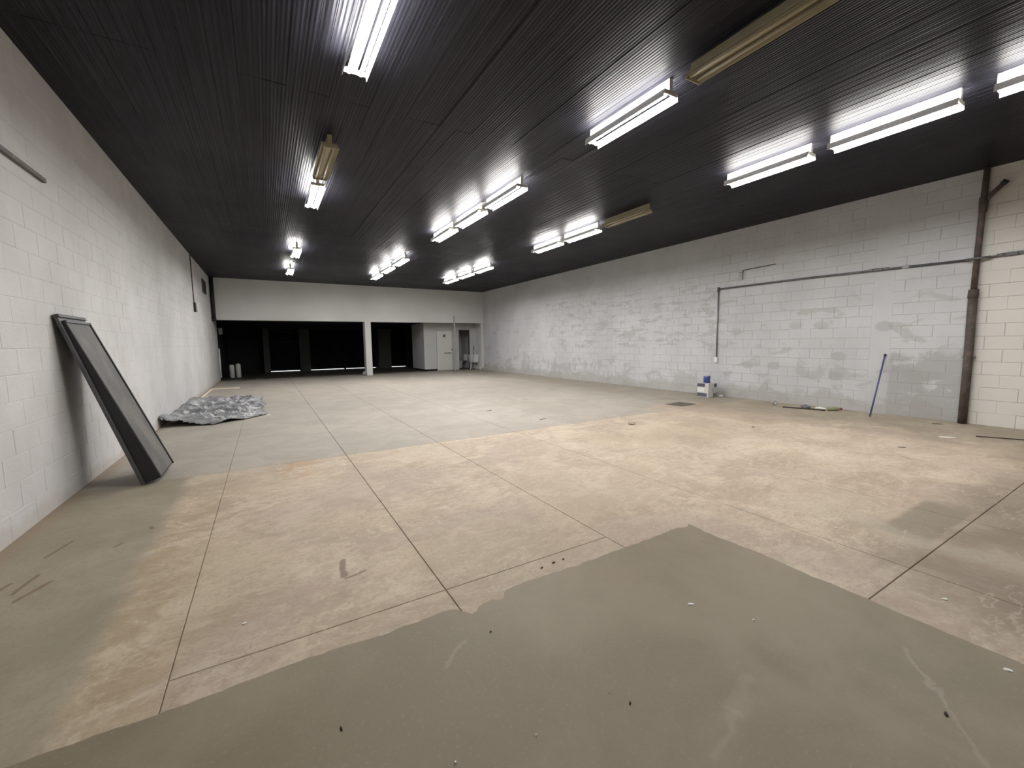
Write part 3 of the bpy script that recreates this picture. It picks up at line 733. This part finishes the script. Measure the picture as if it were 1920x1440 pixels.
rs = rest.build('block_field', M_PANELW, wp); rs['kind'] = 'stuff'
G().box(8.63, 8.72, PY-.02, PY+.13, 0, 2.08).build('door_jamb', M_PANELW, wp); G().box(9.34, 9.46, PY-.02, PY+.13, 0, 2.08).build('door_jamb', M_PANELW, wp)
dr = struct(G().box(7.505, 8.33, PY-.05, PY-.008, .004, 2.01).build('door_5', plain('cream_door_paint', (.60, .60, .565), .5, .4, .04)))
G().box(7.84, 7.97, PY-.056, PY-.048, 1.70, 1.84).build('sign', M_COND, dr)
br = G().tube([(7.88, PY-.10, .90), (8.25, PY-.10, .90)], .014, 8).build('grab_bar', M_COND2, dr, smooth=True)
for xx in (7.90, 8.23): G().tube([(xx, PY-.05, .90), (xx, PY-.10, .90)], .018, 8).build('bracket', M_COND2, br)
G().lathe([(.012, 0), (.03, .02), (.03, .04), (.012, .055)], n=12).build('door_knob', M_COND, dr, smooth=True).matrix_world = Matrix.Translation((8.30, PY-.045, 1.06)) @ Matrix.Rotation(PI/2, 4, 'X')
# slim post in front of the lintel
o = thing('slim_post', 'slim grey post standing in front of the lintel beside the cream door', 'post', (8.08, YB-.06, 0))
G().box(-.03, .03, -.03, .03, .01, 2.71).build('shaft', M_COND2 and plain('grey_post_paint', (.36, .36, .355), .6), o, bevel=.006)
G().box(-.05, .05, -.05, .05, .0, .012).build('foot', M_COND, o)
# toilet
o = thing('toilet', 'white toilet seen through the open washroom doorway', 'toilet', (9.42, 21.5, 0)); o.rotation_euler = (0, 0, math.radians(90))
G().box(-.19, .19, -.25, -.08, .40, .78).build('cistern', M_CERAM, o, bevel=.03)
g = G(); prof = [(.12, 0, 0), (.13, .02, 0), (.105, .12, 0), (.12, .25, .01), (.19, .37, .03), (.20, .40, .03), (.15, .40, .03), (.10, .30, .03)]
n = 24; i0 = 0
for (r, z, off) in prof:
    for j in range(n):
        a = 2*PI*j/n; g.v.append((r*math.cos(a), .16+off+r*1.28*math.sin(a), z+.002))
for k in range(len(prof)-1):
    for j in range(n): g.f.append((k*n+j, k*n+(j+1) % n, (k+1)*n+(j+1) % n, (k+1)*n+j))
g.f.append(tuple(range(n))[::-1]); g.f.append(tuple((len(prof)-1)*n+j for j in range(n)))
g.build('bowl', M_CERAM, o, smooth=True)
G().box(-.17, .17, -.08, -.05, .42, .80).build('lid', M_CERAM, o, bevel=.012)
# laundry tub on the pier, its tap and what stands around it
o = thing('laundry_tub', 'white wall-hung laundry tub right of the washroom doorway', 'sink', (9.46, PY-.03, 0))
ta = [(-.22, -.40), (.22, -.40), (.22, -.02), (-.22, -.02)]; tb = [(-.17, -.36), (.17, -.36), (.17, -.02), (-.17, -.02)]; ti = [(-.17, -.37), (.17, -.37), (.17, -.07), (-.17, -.07)]; tj = [(-.14, -.33), (.14, -.33), (.14, -.09), (-.14, -.09)]
v = [(x, y, .36) for x, y in tb]+[(x, y, .78) for x, y in ta]+[(x, y, .78) for x, y in ti]+[(x, y, .45) for x, y in tj]
f = [(3, 2, 1, 0)]+[(k*4+j, k*4+(j+1) % 4, k*4+4+(j+1) % 4, k*4+4+j) for k in range(3) for j in range(4)]+[(12, 13, 14, 15)]
G().add(v, f).build('basin', M_CERAM, o, bevel=.01)
G().tube([(.0, -.2, .36), (.0, -.2, .2), (.0, -.05, .14)], .025, 10).build('waste_pipe', M_COND, o, smooth=True)
G().tube([(.06, -.02, 1.12), (.06, -.12, 1.12), (.06, -.14, 1.06)], .014, 8).build('tap', M_BLACK, o, smooth=True)
G().box(-.02, .1, -.36, -.345, .60, .64).build('soap_ledge', M_LIDW, o)
o = thing('mop', 'dark-handled mop standing at the laundry tub', 'mop', (9.20, PY-.50, 0))
G().tube([(.0, -.05, .06), (.19, .04, 1.28)], .012, 8).build('handle', M_WOODD, o, smooth=True)
G().lathe([(.02, .11), (.05, .08), (.07, .004), (.02, .003)][::-1], c=(0, -.05, 0), n=12).build('mop_head', M_GREYRAG, o, smooth=True)
o = thing('bucket', 'small white bucket on the floor in front of the laundry tub', 'bucket', (9.44, YB-.16, 0))
G().lathe([(.075, .001), (.09, .17), (.095, .175), (.085, .175), (.072, .02)], n=18).build('pail', M_WHITE, o, smooth=True)
g = G().tube([(.09*math.cos(a), .0, .17+.06*math.sin(a)) for a in [k*PI/10 for k in range(11)]], .003, 6); g.build('handle', M_LIDW, o)
lump('rubble_bag', (9.33, PY-.42, 0), (.10, .10, .05), M_GREYRAG, 'dark rag heap on the floor under the laundry tub', 'rag', 2)
lump('cement_bag', (3.70, YB-.16, 0), (.09, .10, .12), plain('grey_bag', (.22, .23, .225), .8), 'small grey bag slumped at the foot of the column', 'bag', 4)

# dark bay clutter
o = thing('meter_box', 'pale meter box on the dark wall of the bay behind the lintel', 'meter box', (XL, 21.7, 1.9))
G().box(0, .12, -.2, .2, -.02, .26).build('case', plain('grey_meter_case', (.35, .36, .37), .5), o, bevel=.01)
G().box(.12, .125, -.15, .15, .03, .21).build('cover', plain('pale_meter_cover', (.45, .46, .48), .4), o)
for i, (xx, yy, hh) in enumerate(((-1.33, 21.9, .58), (-1.10, 22.0, .62))):
    o = thing('plastic_drum', ('left', 'right')[i]+' one of two pale drums standing in the dark bay', 'drum', (xx, yy, 0), 'drums in the dark bay')
    G().lathe([(.09, .002), (.10, .01), (.10, hh-.06), (.085, hh-.02), (.04, hh), (.035, hh)], n=20).build('body', plain('pale_drum_plastic', (.5, .5, .47), .5), o, smooth=True)
    G().lathe([(.042, hh-.005), (.042, hh+.03), (.03, hh+.035)], n=14).build('cap', M_BLACK, o, smooth=True)
tag(G().tube([(XL+.04, 20.6, .1), (XL+.04, 20.6, 1.3)], .025, 10).build('pvc_pipe', M_WHITE, smooth=True), 'upright white pipe on the left wall just inside the dark bay', 'pipe')

# ================================================================== crumbs and scraps on the floor
def scrap(px, py, sx, sy, rz, mat, label, cat, name, hz=.004, z=.0025):
    d_ = fwd*FPX + r2*(px-960) - u2*(py-720); q = CAM + d_*(-CAM.z/d_.z)
    n = 7; g = G(); rr = [1+.3*mnoise.noise((k*1.7, px*.13, py*.07)) for k in range(n)]
    ring = [(math.cos(2*PI*k/n)*sx*rr[k], math.sin(2*PI*k/n)*sy*rr[k]) for k in range(n)]
    g.add([(x, y, 0) for x, y in ring]+[(x*.85, y*.85, hz*(1+.4*math.sin(3*k))) for k, (x, y) in enumerate(ring)], [tuple(range(n))[::-1], tuple(range(n, 2*n))]+[(k, (k+1) % n, n+(k+1) % n, n+k) for k in range(n)])
    o = tag(g.build(name, mat), label, cat, 'litter on the floor'); o.location = (q.x, q.y, z); o.rotation_euler = (0, 0, rz); return o
scrap(1296, 1134, .020, .008, -.6, M_PAPER, 'largest white chip on the near green-grey paint', 'chip', 'paint_chip')
scrap(1413, 1164, .008, .005, -.3, M_PAPER, 'small white chip right of the largest chip', 'chip', 'paint_chip')
scrap(1890, 1258, .016, .010, -1.0, M_PAPER, 'white chip at the right frame edge', 'chip', 'paint_chip')
scrap(854, 1431, .004, .004, 0, M_PAPER, 'tiny white speck at the bottom frame edge', 'chip', 'paint_chip')
scrap(1005, 1380, .004, .003, .3, M_PAPER, 'tiny white speck on the near paint left of a dark crumb', 'chip', 'paint_chip')
scrap(1142, 1300, .003, .003, .3, M_PAPER, 'tiny white speck just above a dark crumb on the paint', 'chip', 'paint_chip')
scrap(458, 1170, .012, .007, .3, M_PAPER, 'pale chip on bare concrete beside the leftmost floor joint', 'chip', 'paint_chip')
scrap(1771, 1124, .016, .009, -.8, M_PAPER, 'pale chip on the brown patch right of the cross joint', 'chip', 'paint_chip', z=.001)
scrap(1567, 990, .012, .010, -.8, M_PAPER, 'pale chip on bare concrete left of the cross joint', 'chip', 'paint_chip', z=.001)
scrap(1181, 1320, .009, .004, .5, M_DARKCH, 'dark crumb on the near green-grey paint', 'crumb', 'dark_crumb')
scrap(920, 1186, .006, .005, .5, M_DARKCH, 'dark crumb just below the ragged paint edge', 'crumb', 'dark_crumb')
scrap(1774, 1341, .014, .006, .3, M_DARKCH, 'dark splinter at the end of the pale crack line', 'crumb', 'dark_crumb')
scrap(640, 1368, .004, .012, .2, M_DARKCH, 'dark splinter on the near paint at lower left', 'crumb', 'dark_crumb')
scrap(1776, 820, .10, .04, -.8, M_PAPER, 'flat scrap of pale paper before the drain pipe', 'paper', 'paper_scrap', z=.001)
scrap(1691, 839, .05, .02, -.8, M_DARKCH, 'dark flake on the floor left of the pale paper scrap', 'crumb', 'dark_crumb', z=.001)
scrap(1757, 795, .07, .02, -.9, M_DARKCH, 'dark flake at the wall foot left of the drain pipe', 'crumb', 'dark_crumb', z=.001)
scrap(1412, 801, .03, .02, .2, M_DARKCH, 'dark flake on bare concrete in front of the tools', 'crumb', 'dark_crumb', z=.001)
lump('mortar_lump', (5.21, 4.93, 0), (.07, .05, .03), M_STONE, 'lump of mortar standing alone on the bare floor', 'rubble', 6)
scrap(1018, 786, .10, .012, .3, M_DARKCH, 'long dark flake on the grey floor in mid room', 'crumb', 'dark_crumb', z=.001)
scrap(918, 770, .08, .012, .3, M_DARKCH, 'dark flake beyond a paint joint in mid room', 'crumb', 'dark_crumb', z=.001)
scrap(503, 778, .05, .04, .2, M_PAPER, 'white crumb on the floor at the corner of the plastic sheet', 'chip', 'paint_chip', z=.001)
scrap(1016, 1065, .012, .006, .4, M_DARKCH, 'leftmost of the dark chips along the ragged paint edge', 'crumb', 'dark_crumb', z=.001)
scrap(1038, 1055, .014, .007, .2, M_DARKCH, 'middle and largest of the dark chips along the ragged paint edge', 'crumb', 'dark_crumb', z=.001)
scrap(1056, 1049, .009, .006, .2, M_DARKCH, 'rightmost of the dark chips along the ragged paint edge', 'crumb', 'dark_crumb', z=.001)
